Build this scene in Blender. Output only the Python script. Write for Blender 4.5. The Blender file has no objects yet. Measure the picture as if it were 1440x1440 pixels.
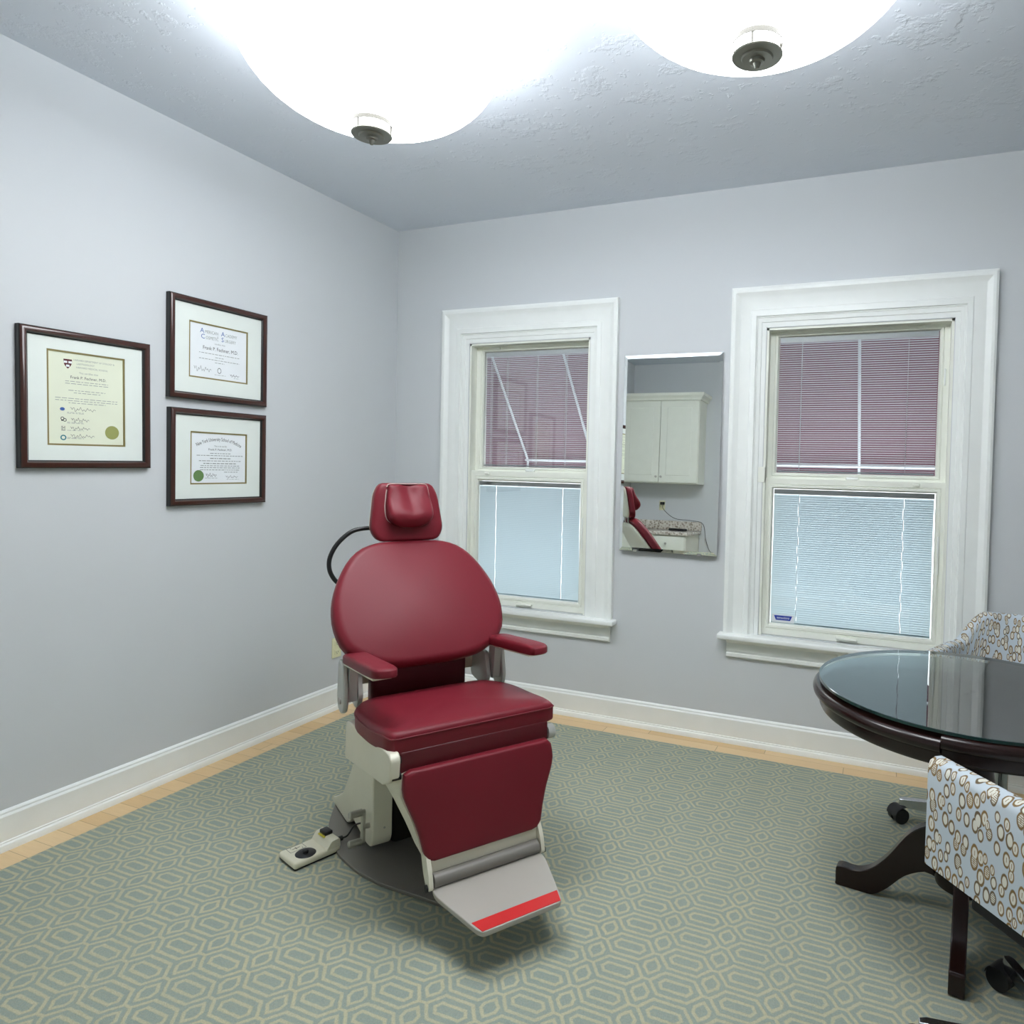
import bpy, bmesh, math, random
from mathutils import Vector, Matrix
random.seed(7)
PI = math.pi
col = bpy.context.scene.collection

# ------------------------------------------------------------------ materials
def lin(r, g, b):
    f = lambda c: (c/255/12.92) if c/255 <= .04045 else ((c/255+.055)/1.055)**2.4
    return (f(r), f(g), f(b), 1)
class NT:
    """small wrapper to write node trees as expressions"""
    def __init__(s, name):
        s.m = bpy.data.materials.new(name); s.m.use_nodes = True
        s.t = s.m.node_tree; s.t.nodes.clear()
        s.out = s.t.nodes.new('ShaderNodeOutputMaterial')
    def n(s, typ, **kw):
        nd = s.t.nodes.new(typ)
        for k, v in kw.items(): setattr(nd, k, v)
        return nd
    def put(s, sock, v):
        if v is None: return
        if isinstance(v, bpy.types.NodeSocket): s.t.links.new(v, sock)
        else: sock.default_value = v
    def math(s, op, a, b=None, c=None):
        nd = s.n('ShaderNodeMath', operation=op)
        s.put(nd.inputs[0], a); s.put(nd.inputs[1], b); s.put(nd.inputs[2], c)
        return nd.outputs[0]
    def mix(s, f, a, b):
        nd = s.n('ShaderNodeMix', data_type='RGBA')
        s.put(nd.inputs[0], f); s.put(nd.inputs[6], a); s.put(nd.inputs[7], b)
        return nd.outputs[2]
    def coord(s, which='Object'):
        return s.n('ShaderNodeTexCoord').outputs[which]
    def noise(s, vec, scale, detail=2, rough=.5, out='Fac'):
        nd = s.n('ShaderNodeTexNoise'); s.put(nd.inputs['Vector'], vec)
        nd.inputs['Scale'].default_value = scale; nd.inputs['Detail'].default_value = detail
        nd.inputs['Roughness'].default_value = rough
        return nd.outputs[out]
    def ramp(s, f, stops):
        nd = s.n('ShaderNodeValToRGB'); s.put(nd.inputs[0], f)
        e = nd.color_ramp.elements
        while len(e) < len(stops): e.new(.5)
        for i, (p, c) in enumerate(stops): e[i].position = p; e[i].color = c
        return nd.outputs[0]
    def step(s, v, lo, hi):
        nd = s.n('ShaderNodeMapRange'); s.put(nd.inputs[0], v)
        nd.inputs[1].default_value = lo; nd.inputs[2].default_value = hi
        return nd.outputs[0]
    def scale(s, vec, sc, rot=(0, 0, 0), loc=(0, 0, 0)):
        nd = s.n('ShaderNodeMapping'); s.put(nd.inputs[0], vec)
        nd.inputs['Scale'].default_value = sc; nd.inputs['Rotation'].default_value = rot
        nd.inputs['Location'].default_value = loc
        return nd.outputs[0]
    def bump(s, h, strength, dist=.01):
        nd = s.n('ShaderNodeBump'); nd.inputs['Strength'].default_value = strength
        nd.inputs['Distance'].default_value = dist; s.put(nd.inputs['Height'], h)
        return nd.outputs[0]
    def bsdf(s, color, rough=.5, metal=0, normal=None, spec=None, coat=0):
        p = s.n('ShaderNodeBsdfPrincipled'); s.put(p.inputs['Base Color'], color)
        s.put(p.inputs['Roughness'], rough); p.inputs['Metallic'].default_value = metal
        if spec is not None: p.inputs['Specular IOR Level'].default_value = spec
        if coat: p.inputs['Coat Weight'].default_value = coat; p.inputs['Coat Roughness'].default_value = .1
        if normal is not None: s.put(p.inputs['Normal'], normal)
        s.t.links.new(p.outputs[0], s.out.inputs[0])
        return s.m
    def xyz(s, vec):
        nd = s.n('ShaderNodeSeparateXYZ'); s.put(nd.inputs[0], vec); return nd.outputs

def plain(name, rgb, rough=.5, metal=0, spec=None, coat=0, grain=0, gscale=300):
    n = NT(name); c = lin(*rgb)
    nz = n.noise(n.coord(), 9, 3)
    cc = n.mix(nz, tuple(x*.96 for x in c[:3])+(1,), tuple(min(1, x*1.04) for x in c[:3])+(1,))
    nm = n.bump(n.noise(n.coord(), gscale, 2), grain, .002) if grain else None
    return n.bsdf(cc, rough, metal, nm, spec, coat)

M = {}
def mats():
    # walls: flat lavender grey paint
    n = NT('wall_paint'); p = n.coord()
    c = n.mix(n.noise(p, 1.3, 2), lin(204, 207, 209), lin(208, 211, 213))
    M['wall'] = n.bsdf(c, .75, 0, n.bump(n.noise(p, 120, 3), .06, .002), .3)
    # ceiling: hand trowelled plaster
    n = NT('ceiling_plaster'); p = n.coord()
    w = n.noise(n.scale(p, (1, 1, 1)), 5, 6, .65)
    w2 = n.noise(p, 22, 4, .6)
    h = n.math('ADD', n.math('MULTIPLY', n.step(w, .56, .63), .5), n.math('MULTIPLY', n.step(w2, .60, .68), .35))
    M['ceiling'] = n.bsdf(lin(220, 226, 235), .8, 0, n.bump(h, .45, .006), .3)
    M['trim'] = plain('trim_white_paint', (240, 243, 240), .38, spec=.4)
    M['vinyl'] = plain('vinyl_cream_white', (236, 238, 228), .4)
    M['slat'] = None
    n = NT('blind_slat_white')
    d = n.n('ShaderNodeBsdfDiffuse'); d.inputs[0].default_value = lin(232, 238, 240)
    t = n.n('ShaderNodeBsdfTranslucent'); t.inputs[0].default_value = lin(214, 228, 233)
    mx = n.n('ShaderNodeMixShader'); mx.inputs[0].default_value = .42
    n.t.links.new(d.outputs[0], mx.inputs[1]); n.t.links.new(t.outputs[0], mx.inputs[2]); n.t.links.new(mx.outputs[0], n.out.inputs[0])
    M['slat'] = n.m
    n = NT('window_pane')
    tr = n.n('ShaderNodeBsdfTransparent'); tr.inputs[0].default_value = (.985, .995, .99, 1)
    gl = n.n('ShaderNodeBsdfGlossy'); gl.inputs['Roughness'].default_value = 0
    fr = n.n('ShaderNodeFresnel'); fr.inputs[0].default_value = 1.66
    mx = n.n('ShaderNodeMixShader'); n.t.links.new(fr.outputs[0], mx.inputs[0])
    n.t.links.new(tr.outputs[0], mx.inputs[1]); n.t.links.new(gl.outputs[0], mx.inputs[2]); n.t.links.new(mx.outputs[0], n.out.inputs[0])
    M['pane'] = n.m
    # strip oak floor, boards along x
    n = NT('maple_boards'); p = n.coord(); X = n.xyz(p)
    bw = .0785
    row = n.math('FLOOR', n.math('DIVIDE', X[1], bw))
    wn = n.n('ShaderNodeTexWhiteNoise', noise_dimensions='1D'); n.put(wn.inputs['W'], row)
    xo = n.math('ADD', n.math('DIVIDE', X[0], .62), n.math('MULTIPLY', wn.outputs['Value'], 7))
    cell = n.math('FLOOR', xo)
    cv = n.n('ShaderNodeCombineXYZ'); n.put(cv.inputs[0], cell); n.put(cv.inputs[1], row)
    wn2 = n.n('ShaderNodeTexWhiteNoise', noise_dimensions='2D'); n.put(wn2.inputs['Vector'], cv.outputs[0])
    g = n.noise(n.scale(p, (2.5, 40, 1)), 3, 4, .6)
    base = n.ramp(wn2.outputs['Value'], [(0, lin(226, 193, 142)), (.5, lin(232, 203, 156)), (1, lin(218, 184, 132))])
    c = n.mix(n.math('MULTIPLY', g, .35), base, lin(176, 136, 90))
    fy = n.math('FRACT', n.math('DIVIDE', X[1], bw)); fx = n.math('FRACT', xo)
    gap = n.math('MAXIMUM', n.math('LESS_THAN', fy, .025), n.math('LESS_THAN', fx, .005))
    c = n.mix(n.math('MULTIPLY', gap, .55), c, lin(96, 66, 38))
    M['wood_floor'] = n.bsdf(c, .32, 0, None, .5)
    # rug: lattice of long hexagons, small hexagons between
    n = NT('hexagon_lattice_rug'); p = n.coord()
    wob = n.noise(p, 55, 2, out='Color')
    pv = n.n('ShaderNodeVectorMath', operation='MULTIPLY_ADD'); n.put(pv.inputs[0], wob); pv.inputs[1].default_value = (.006, .006, 0); n.put(pv.inputs[2], p)
    X = n.xyz(pv.outputs[0])
    PX, PY = .1712, .1055
    def cellc(v, per, off):
        q = n.math('SUBTRACT', v, off); q = n.math('DIVIDE', q, per)
        f = n.math('SUBTRACT', n.math('FRACT', n.math('ADD', q, .5)), .5)
        return n.math('ABSOLUTE', n.math('MULTIPLY', f, per))
    ax, ay = cellc(X[0], PX, 2.26+.003), cellc(X[1], PY, -1.80+.003)
    bx, by = cellc(X[0], PX, 2.26+.003+PX/2), cellc(X[1], PY, -1.80+.003+PY/2)
    def hexd(x, y, half_l, half_h, k):
        d1 = n.math('SUBTRACT', y, half_h)
        d2 = n.math('DIVIDE', n.math('SUBTRACT', n.math('ADD', x, n.math('MULTIPLY', y, k)), half_l), math.sqrt(1+k*k))
        return n.math('ABSOLUTE', n.math('MAXIMUM', d1, d2))
    line = lambda d, w: n.math('SUBTRACT', 1, n.step(d, w*.6, w*1.45))
    l1 = line(hexd(ax, ay, .0745, .0425, .76), .0046)
    l2 = line(hexd(ax, ay, .046, .0175, .6), .0046)
    l3 = line(hexd(by, bx, .0315, .0205, 1.1), .0046)
    l4 = n.math('MULTIPLY', line(ay, .0043), n.math('GREATER_THAN', ax, .074))
    L = n.math('MAXIMUM', n.math('MAXIMUM', l1, l2), n.math('MAXIMUM', l3, l4))
    fib = n.noise(p, 420, 2, .7); blo = n.noise(p, 2.2, 3)
    teal = n.mix(blo, lin(147, 161, 155), lin(162, 171, 160))
    cream = n.mix(n.noise(p, 30, 2), lin(208, 197, 156), lin(206, 200, 170))
    c = n.mix(n.math('MULTIPLY', L, n.math('MULTIPLY_ADD', n.noise(p, 7, 4, .65), .5, .52)), teal, cream)
    c = n.mix(n.math('MULTIPLY', n.step(fib, .35, .75), .46), c, lin(108, 120, 106))
    c = n.mix(n.math('MULTIPLY', n.step(n.noise(p, 150, 3, .7), .42, .62), .22), c, lin(176, 174, 148))
    hh = n.math('ADD', n.math('MULTIPLY', L, .5), fib)
    M['rug'] = n.bsdf(c, .95, 0, n.bump(hh, .5, .004), .1)
    # upholstery
    n = NT('burgundy_vinyl'); p = n.coord()
    c = n.mix(n.noise(p, 6, 3), lin(112, 27, 39), lin(118, 30, 42))
    M['vinyl_red'] = n.bsdf(c, .44, 0, n.bump(n.noise(p, 420, 2), .10, .001), .30)
    M['red_dark'] = plain('burgundy_panel', (90, 17, 28), .4, grain=.08)
    M['piping'] = plain('welt_piping_burgundy', (112, 26, 38), .45)
    M['cream'] = plain('chair_cream_enamel', (224, 220, 201), .36)
    M['graymetal'] = plain('chair_grey_enamel', (188, 190, 184), .35, .1)
    M['plate'] = plain('footplate_grey', (176, 171, 162), .42, .15)
    M['baseplate'] = plain('base_plate_taupe', (128, 124, 117), .42, .1)
    M['alu'] = plain('brushed_aluminium', (190, 188, 178), .32, .8)
    M['redtape'] = plain('red_safety_strip', (205, 34, 34), .45)
    M['black'] = plain('black_plastic', (22, 22, 24), .4)
    M['dark'] = plain('dark_mechanism', (24, 23, 22), .6)
    M['chrome'] = plain('chrome', (215, 218, 222), .12, 1)
    M['bronze'] = plain('brushed_nickel_finial', (134, 134, 124), .36, .6)
    M['ring'] = plain('aged_nickel_ring', (60, 58, 50), .6, 0)
    n = NT('dark_mahogany'); p = n.coord()
    g = n.noise(n.scale(p, (4, 4, 30)), 3, 4)
    M['mahogany'] = n.bsdf(n.mix(g, lin(24, 13, 11), lin(40, 19, 15)), .26, 0, None, .4, .12)
    n = NT('picture_frame_wood'); p = n.coord()
    g = n.noise(n.scale(p, (8, 60, 8)), 3, 4)
    M['frame'] = n.bsdf(n.mix(g, lin(48, 23, 19), lin(74, 37, 27)), .28, 0, None, .5, .3)
    M['frame_edge'] = plain('frame_black_edge', (20, 22, 22), .35)
    M['mat'] = plain('mat_board_white', (226, 232, 226), .8)
    M['gold'] = plain('mat_gold_fillet', (140, 128, 82), .4, .3)
    M['paper_cream'] = plain('certificate_cream_paper', (226, 230, 208), .8)
    M['paper_white'] = plain('certificate_white_paper', (232, 236, 238), .8)
    M['ink'] = plain('black_ink', (58, 60, 62), .8)
    M['ink_pale'] = plain('grey_ink', (150, 156, 152), .8)
    M['ink_blue'] = plain('blue_ink', (70, 104, 170), .8)
    M['ink_teal'] = plain('teal_ink', (60, 130, 140), .8)
    M['crimson'] = plain('crimson_ink', (88, 32, 38), .8)
    M['seal'] = plain('gold_foil_seal', (156, 160, 96), .45, .1)
    M['seal_green'] = plain('green_foil_seal', (104, 136, 82), .45, .1)
    M['ivory'] = plain('ivory_plastic', (226, 224, 186), .4)
    M['button_yellow'] = plain('yellow_marker', (214, 200, 70), .5)
    M['pedal_ivory'] = plain('foot_control_ivory', (222, 218, 196), .38)
    M['cabinet'] = plain('cabinet_white_thermofoil', (232, 234, 222), .35)
    n = NT('speckled_granite'); p = n.coord()
    v = n.n('ShaderNodeTexVoronoi'); v.inputs['Scale'].default_value = 38; n.put(v.inputs['Vector'], p)
    nz = n.noise(p, 26, 5, .7)
    c = n.ramp(n.math('ADD', n.math('MULTIPLY', v.outputs['Distance'], .5), n.math('MULTIPLY', nz, .6)),
               [(.2, lin(70, 62, 58)), (.4, lin(150, 138, 126)), (.55, lin(205, 198, 186)), (.8, lin(226, 222, 214))])
    M['granite'] = n.bsdf(c, .15, 0)
    n = NT('mirror_silver'); g = n.n('ShaderNodeBsdfGlossy'); g.inputs[0].default_value = (.93, .96, .95, 1); g.inputs['Roughness'].default_value = .0
    n.t.links.new(g.outputs[0], n.out.inputs[0]); M['mirror'] = n.m
    # glass table top: clear pane, green edge
    n = NT('table_glass')
    tr = n.n('ShaderNodeBsdfTransparent'); tr.inputs[0].default_value = (.80, .93, .90, 1)
    gl = n.n('ShaderNodeBsdfGlossy'); gl.inputs['Roughness'].default_value = 0
    fr = n.n('ShaderNodeFresnel'); fr.inputs[0].default_value = 4.6
    mx = n.n('ShaderNodeMixShader'); n.t.links.new(fr.outputs[0], mx.inputs[0])
    n.t.links.new(tr.outputs[0], mx.inputs[1]); n.t.links.new(gl.outputs[0], mx.inputs[2]); n.t.links.new(mx.outputs[0], n.out.inputs[0])
    M['tglass'] = n.m
    M['glass_edge'] = plain('green_glass_edge', (20, 52, 50), .1, coat=.5)
    # oval-print fabric, in the cloth's own UV space (metres)
    n = NT('oval_print_fabric'); uv = n.coord('UV')
    def ovals(sc, rot, loc, seedmul):
        q = n.scale(uv, sc, (0, 0, rot), loc)
        v = n.n('ShaderNodeTexVoronoi', voronoi_dimensions='2D', feature='F1')
        v.inputs['Scale'].default_value = 1; v.inputs['Randomness'].default_value = .85; n.put(v.inputs['Vector'], q)
        r = n.xyz(v.outputs['Color'])
        rad = n.math('ADD', .30, n.math('MULTIPLY', r[0], .22))
        wob = n.math('MULTIPLY', n.math('SUBTRACT', n.noise(uv, 60, 1), .5), .10)
        d = n.math('ADD', v.outputs['Distance'], wob)
        inside = n.math('SUBTRACT', 1, n.step(n.math('SUBTRACT', d, rad), -.03, .03))
        core = n.math('SUBTRACT', 1, n.step(n.math('SUBTRACT', d, n.math('MULTIPLY', rad, .66)), -.03, .03))
        return inside, core, r, q, v
    ins, core, r, q, v = ovals((46, 24, 1), .10, (3.3, 1.7, 0), 1)
    lc = n.n('ShaderNodeVectorMath', operation='SUBTRACT'); n.put(lc.inputs[0], q); n.put(lc.inputs[1], v.outputs['Position'])
    lx = n.xyz(lc.outputs[0])
    strp = n.math('MULTIPLY', n.math('GREATER_THAN', r[1], .78), n.math('GREATER_THAN', n.math('FRACT', n.math('MULTIPLY', lx[1], 9)), .5))
    mid = n.math('MULTIPLY', n.math('MULTIPLY', n.math('LESS_THAN', n.math('ABSOLUTE', lx[0]), .03), n.math('LESS_THAN', n.math('ABSOLUTE', lx[1]), .14)), n.math('GREATER_THAN', r[2], .45))
    brown = n.mix(r[2], lin(106, 92, 72), lin(140, 112, 70))
    ground = n.mix(n.noise(uv, 700, 1), lin(184, 195, 204), lin(200, 209, 214))
    c = n.mix(ins, ground, brown); c = n.mix(core, c, lin(218, 216, 204))
    c = n.mix(n.math('MULTIPLY', core, n.math('MAXIMUM', mid, n.math('MULTIPLY', strp, .8))), c, brown)
    M['fabric'] = n.bsdf(c, .85, 0, n.bump(n.noise(uv, 900, 1), .2, .001), .15)
    M['fabric_under'] = plain('chair_underside_cloth', (40, 40, 42), .9)
    # lamp bowl: frosted glass that glows
    n = NT('frosted_bowl_lit'); e = n.n('ShaderNodeEmission'); e.inputs[0].default_value = (.945, .975, 1, 1); n.put(e.inputs[1], n.math('MULTIPLY_ADD', n.step(n.xyz(n.coord())[2], -.33, -.10), -LAMP*.78, LAMP))
    n.t.links.new(e.outputs[0], n.out.inputs[0]); M['bowl'] = n.m
    n = NT('maroon_awning_canvas')
    d = n.n('ShaderNodeBsdfDiffuse'); d.inputs[0].default_value = lin(128, 98, 108)
    t = n.n('ShaderNodeBsdfTranslucent'); t.inputs[0].default_value = lin(150, 116, 126)
    mx = n.n('ShaderNodeMixShader'); mx.inputs[0].default_value = .55
    n.t.links.new(d.outputs[0], mx.inputs[1]); n.t.links.new(t.outputs[0], mx.inputs[2]); n.t.links.new(mx.outputs[0], n.out.inputs[0])
    M['canvas'] = n.m
    M['white_metal'] = plain('white_awning_tube', (236, 240, 244), .35)
    M['brickout'] = plain('outside_paving', (168, 164, 158), .9)
LAMP = 15
mats()

# ------------------------------------------------------------------ mesh helpers
def obj(name, bm, mat, parent=None, smooth=True, bevel=0, seg=2, sub=0, auto=40):
    me = bpy.data.meshes.new(name)
    bmesh.ops.recalc_face_normals(bm, faces=bm.faces)
    bm.to_mesh(me); bm.free()
    for m_ in (mat if isinstance(mat, (list, tuple)) else [mat]): me.materials.append(m_)
    o = bpy.data.objects.new(name, me); col.objects.link(o)
    if parent is not None: o.parent = parent
    if smooth:
        for p in me.polygons: p.use_smooth = True
        me.set_sharp_from_angle(angle=math.radians(auto))
    if bevel:
        b = o.modifiers.new('edge', 'BEVEL'); b.width = bevel; b.segments = seg; b.limit_method = 'ANGLE'; b.angle_limit = math.radians(35)
        b.harden_normals = True
    if sub:
        s = o.modifiers.new('sub', 'SUBSURF'); s.levels = sub; s.render_levels = sub
    return o
def thing(name, label, cat, loc=(0, 0, 0), rz=0, group=None):
    o = bpy.data.objects.new(name, None); col.objects.link(o); o.empty_display_size = .05
    o.location = loc; o.rotation_euler = (0, 0, rz); o['label'] = label; o['category'] = cat
    if group: o['group'] = group
    return o
def tag(o, label, cat, group=None):
    o['label'] = label; o['category'] = cat
    if group: o['group'] = group
    return o
def struct(o):
    o['kind'] = 'structure'; return o
def box(bm, x0, x1, y0, y1, z0, z1, mi=0):
    v = [bm.verts.new(p) for p in ((x0, y0, z0), (x1, y0, z0), (x1, y1, z0), (x0, y1, z0), (x0, y0, z1), (x1, y0, z1), (x1, y1, z1), (x0, y1, z1))]
    for f in ((0, 3, 2, 1), (4, 5, 6, 7), (0, 1, 5, 4), (1, 2, 6, 5), (2, 3, 7, 6), (3, 0, 4, 7)):
        bm.faces.new([v[i] for i in f]).material_index = mi
    return v
def prism(bm, pts, fn, t0, t1):
    """pts: 2D outline; fn(u, v, t) -> 3D"""
    a = [bm.verts.new(fn(u, v, t0)) for u, v in pts]; b = [bm.verts.new(fn(u, v, t1)) for u, v in pts]
    n = len(pts)
    bm.faces.new(a); bm.faces.new(b[::-1])
    for i in range(n): bm.faces.new((a[i], a[(i+1) % n], b[(i+1) % n], b[i]))
def loft(bm, rings, cap=True, closed=True):
    vs = [[bm.verts.new(p) for p in r] for r in rings]
    n = len(rings[0])
    for i in range(len(vs)-1):
        for j in range(n if closed else n-1):
            bm.faces.new((vs[i][j], vs[i][(j+1) % n], vs[i+1][(j+1) % n], vs[i+1][j]))
    if cap:
        for r in (vs[0], vs[-1]):
            try: bm.faces.new(r)
            except Exception: pass
    return vs
def lathe(bm, prof, cx=0, cy=0, n=48, a0=0, a1=2*PI):
    full = abs(a1-a0-2*PI) < 1e-6
    k = n if full else n+1
    cols = []
    for i in range(k):
        a = a0+(a1-a0)*i/n
        cols.append([bm.verts.new((cx+r*math.cos(a), cy+r*math.sin(a), z)) for r, z in prof])
    for i in range(n):
        A, B = cols[i], cols[(i+1) % k]
        for j in range(len(prof)-1):
            f = [A[j], B[j], B[j+1], A[j+1]]
            bm.faces.new(f)
    if not full:
        bm.faces.new(cols[0]); bm.faces.new(cols[-1][::-1])
    bmesh.ops.remove_doubles(bm, verts=bm.verts, dist=1e-6)
def smooth_path(pts, n=8):
    P = [Vector(p) for p in pts]; out = []
    for i in range(len(P)-1):
        p0, p1, p2, p3 = P[max(i-1, 0)], P[i], P[i+1], P[min(i+2, len(P)-1)]
        for k in range(n):
            t = k/n
            out.append(.5*((2*p1)+(p2-p0)*t+(2*p0-5*p1+4*p2-p3)*t*t+(3*p1-p0-3*p2+p3)*t**3))
    out.append(P[-1]); return out
def tube(bm, pts, r, n=10, smooth=0):
    P = smooth_path(pts, smooth) if smooth else [Vector(p) for p in pts]
    rings = []; up = Vector((0, 0, 1)); prev = None
    for i, p in enumerate(P):
        d = (P[min(i+1, len(P)-1)]-P[max(i-1, 0)]).normalized()
        if prev is None:
            s = d.cross(up)
            if s.length < .05: s = d.cross(Vector((1, 0, 0)))
        else: s = prev-d*prev.dot(d)
        s.normalize(); prev = s; q = d.cross(s)
        rr = r[i] if isinstance(r, (list, tuple)) else r
        rings.append([p+s*rr*math.cos(2*PI*k/n)+q*rr*math.sin(2*PI*k/n) for k in range(n)])
    loft(bm, rings)
def cyl(bm, p0, p1, r, n=24):
    tube(bm, [p0, p1], r, n)
def rounded(pts, r, seg=5):
    """round the corners of a 2D polygon"""
    out = []; n = len(pts)
    for i in range(n):
        p = Vector(pts[i]); a = Vector(pts[i-1]); b = Vector(pts[(i+1) % n])
        ra = r[i] if isinstance(r, (list, tuple)) else r
        da, db = a-p, b-p
        k = min(ra, da.length*.48, db.length*.48)
        q0, q1 = p+da.normalized()*k, p+db.normalized()*k
        for s in range(seg+1):
            t = s/seg; w = q0*(1-t)**2+p*2*t*(1-t)+q1*t*t
            out.append((w.x, w.y))
    return out
def resample(pts, n):
    P = [Vector(p) for p in pts]; P.append(P[0])
    L = [0]
    for i in range(len(P)-1): L.append(L[-1]+(P[i+1]-P[i]).length)
    out = []; j = 0
    for k in range(n):
        s = L[-1]*k/n
        while L[j+1] < s: j += 1
        t = (s-L[j])/max(L[j+1]-L[j], 1e-9); out.append(tuple(P[j].lerp(P[j+1], t)))
    return out
def pad(bm, outline, fn, thick, r=.02, dome=.012, inset=1.0, c=None):
    """upholstered pad: outline (u,v) lies in a plane, fn(u,v,t) lifts by t towards its face"""
    N = 64; o = resample(outline, N)
    cu = sum(p[0] for p in o)/N; cv = sum(p[1] for p in o)/N
    if c: cu, cv = c
    size = min(max(abs(p[0]-cu) for p in o), max(abs(p[1]-cv) for p in o))
    rings = []
    def ring(sh, t):
        k = 1-sh/size
        return [fn(cu+(u-cu)*k, cv+(v-cv)*k, t) for u, v in o]
    rings.append(ring(size*.5, 0)); rings.append(ring(r*.5, 0)); rings.append(ring(.1*r, r*.25))
    rings.append(ring(0, r*.6)); rings.append(ring(0, thick-r))
    for k in range(1, 6):
        a = k/5*PI/2
        rings.append(ring(r*(1-math.cos(a)), thick-r+r*math.sin(a)))
    for f in (.15, .3, .5, .7, .88):
        rings.append(ring(r+(size-r)*f, thick+dome*(1-(1-f)**2)))
    vs = loft(bm, rings, cap=False)
    for R, t in ((vs[0], 0), (vs[-1], thick+dome)):
        m_ = bm.verts.new(fn(cu, cv, t))
        for i in range(N): bm.faces.new((R[i], R[(i+1) % N], m_))
def rbox(bm, x0, x1, y0, y1, z0, z1, r=.01, seg=3):
    b2 = bmesh.new(); box(b2, x0, x1, y0, y1, z0, z1)
    bmesh.ops.bevel(b2, geom=list(b2.edges)+list(b2.verts), offset=r, segments=seg, profile=.5, affect='EDGES')
    me = bpy.data.meshes.new('tmp'); b2.to_mesh(me); b2.free(); bm.from_mesh(me); bpy.data.meshes.remove(me)
def B(): return bmesh.new()

# ------------------------------------------------------------------ room shell
XR, YF, H = 5.2, -4.45, 2.9
WT = .17
WIN = [dict(o0=.362, o1=1.520, r0=.545, r1=1.345, ug=(.607, 1.300, 1.424, 2.124), lg=(.602, 1.288, .645, 1.337)),
       dict(o0=2.152, o1=3.367, r0=2.330, r1=3.195, ug=(2.385, 3.139, 1.428, 2.129), lg=(2.381, 3.143, .645, 1.345))]
ZT, ZB, ZO = 2.166, .585, 2.373
bm = B(); box(bm, -.15, XR+.15, YF-.15, WT, -.12, 0); struct(obj('floor', bm, M['wood_floor'], smooth=False))
bm = B(); box(bm, -.15, XR+.15, YF-.15, WT, H, H+.12); struct(obj('ceiling', bm, M['ceiling'], smooth=False))
bm = B(); box(bm, -.15, 0, YF-.15, WT, 0, H); struct(obj('wall_left', bm, M['wall'], smooth=False))
bm = B(); box(bm, XR, XR+.15, YF-.15, WT, 0, H); struct(obj('wall_right', bm, M['wall'], smooth=False))
bm = B(); box(bm, 0, XR, YF-.15, YF, 0, H); struct(obj('wall_front', bm, M['wall'], smooth=False))
bm = B()
xs = [0, WIN[0]['r0'], WIN[0]['r1'], WIN[1]['r0'], WIN[1]['r1'], XR]
for i in range(5):
    if i % 2 == 0: box(bm, xs[i], xs[i+1], 0, WT, 0, H)
    else:
        box(bm, xs[i], xs[i+1], 0, WT, 0, ZB); box(bm, xs[i], xs[i+1], 0, WT, ZT, H)
bmesh.ops.remove_doubles(bm, verts=bm.verts, dist=1e-5)
struct(obj('wall_back', bm, M['wall'], smooth=False))
def baseboard(name, run):
    prof = [(0, 0), (.026, 0), (.026, .012), (.022, .022), (.0165, .027), (.0165, .032), (.0125, .034), (.0125, .122), (.010, .127), (.0075, .130), (.0075, .136), (.003, .143), (0, .145)]
    bm = B(); rings = []
    for fn in run: rings.append([fn(d, z) for d, z in prof])
    loft(bm, rings); struct(obj(name, bm, M['trim'], auto=25))
baseboard('baseboard_left', [lambda d, z: (d, YF, z), lambda d, z: (d, -d, z)])
baseboard('baseboard_back', [lambda d, z: (d, -d, z), lambda d, z: (XR-d, -d, z)])
baseboard('baseboard_right', [lambda d, z: (XR-d, -d, z), lambda d, z: (XR-d, YF, z)])
baseboard('baseboard_front', [lambda d, z: (.95, YF+d, z), lambda d, z: (XR, YF+d, z)])

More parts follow.
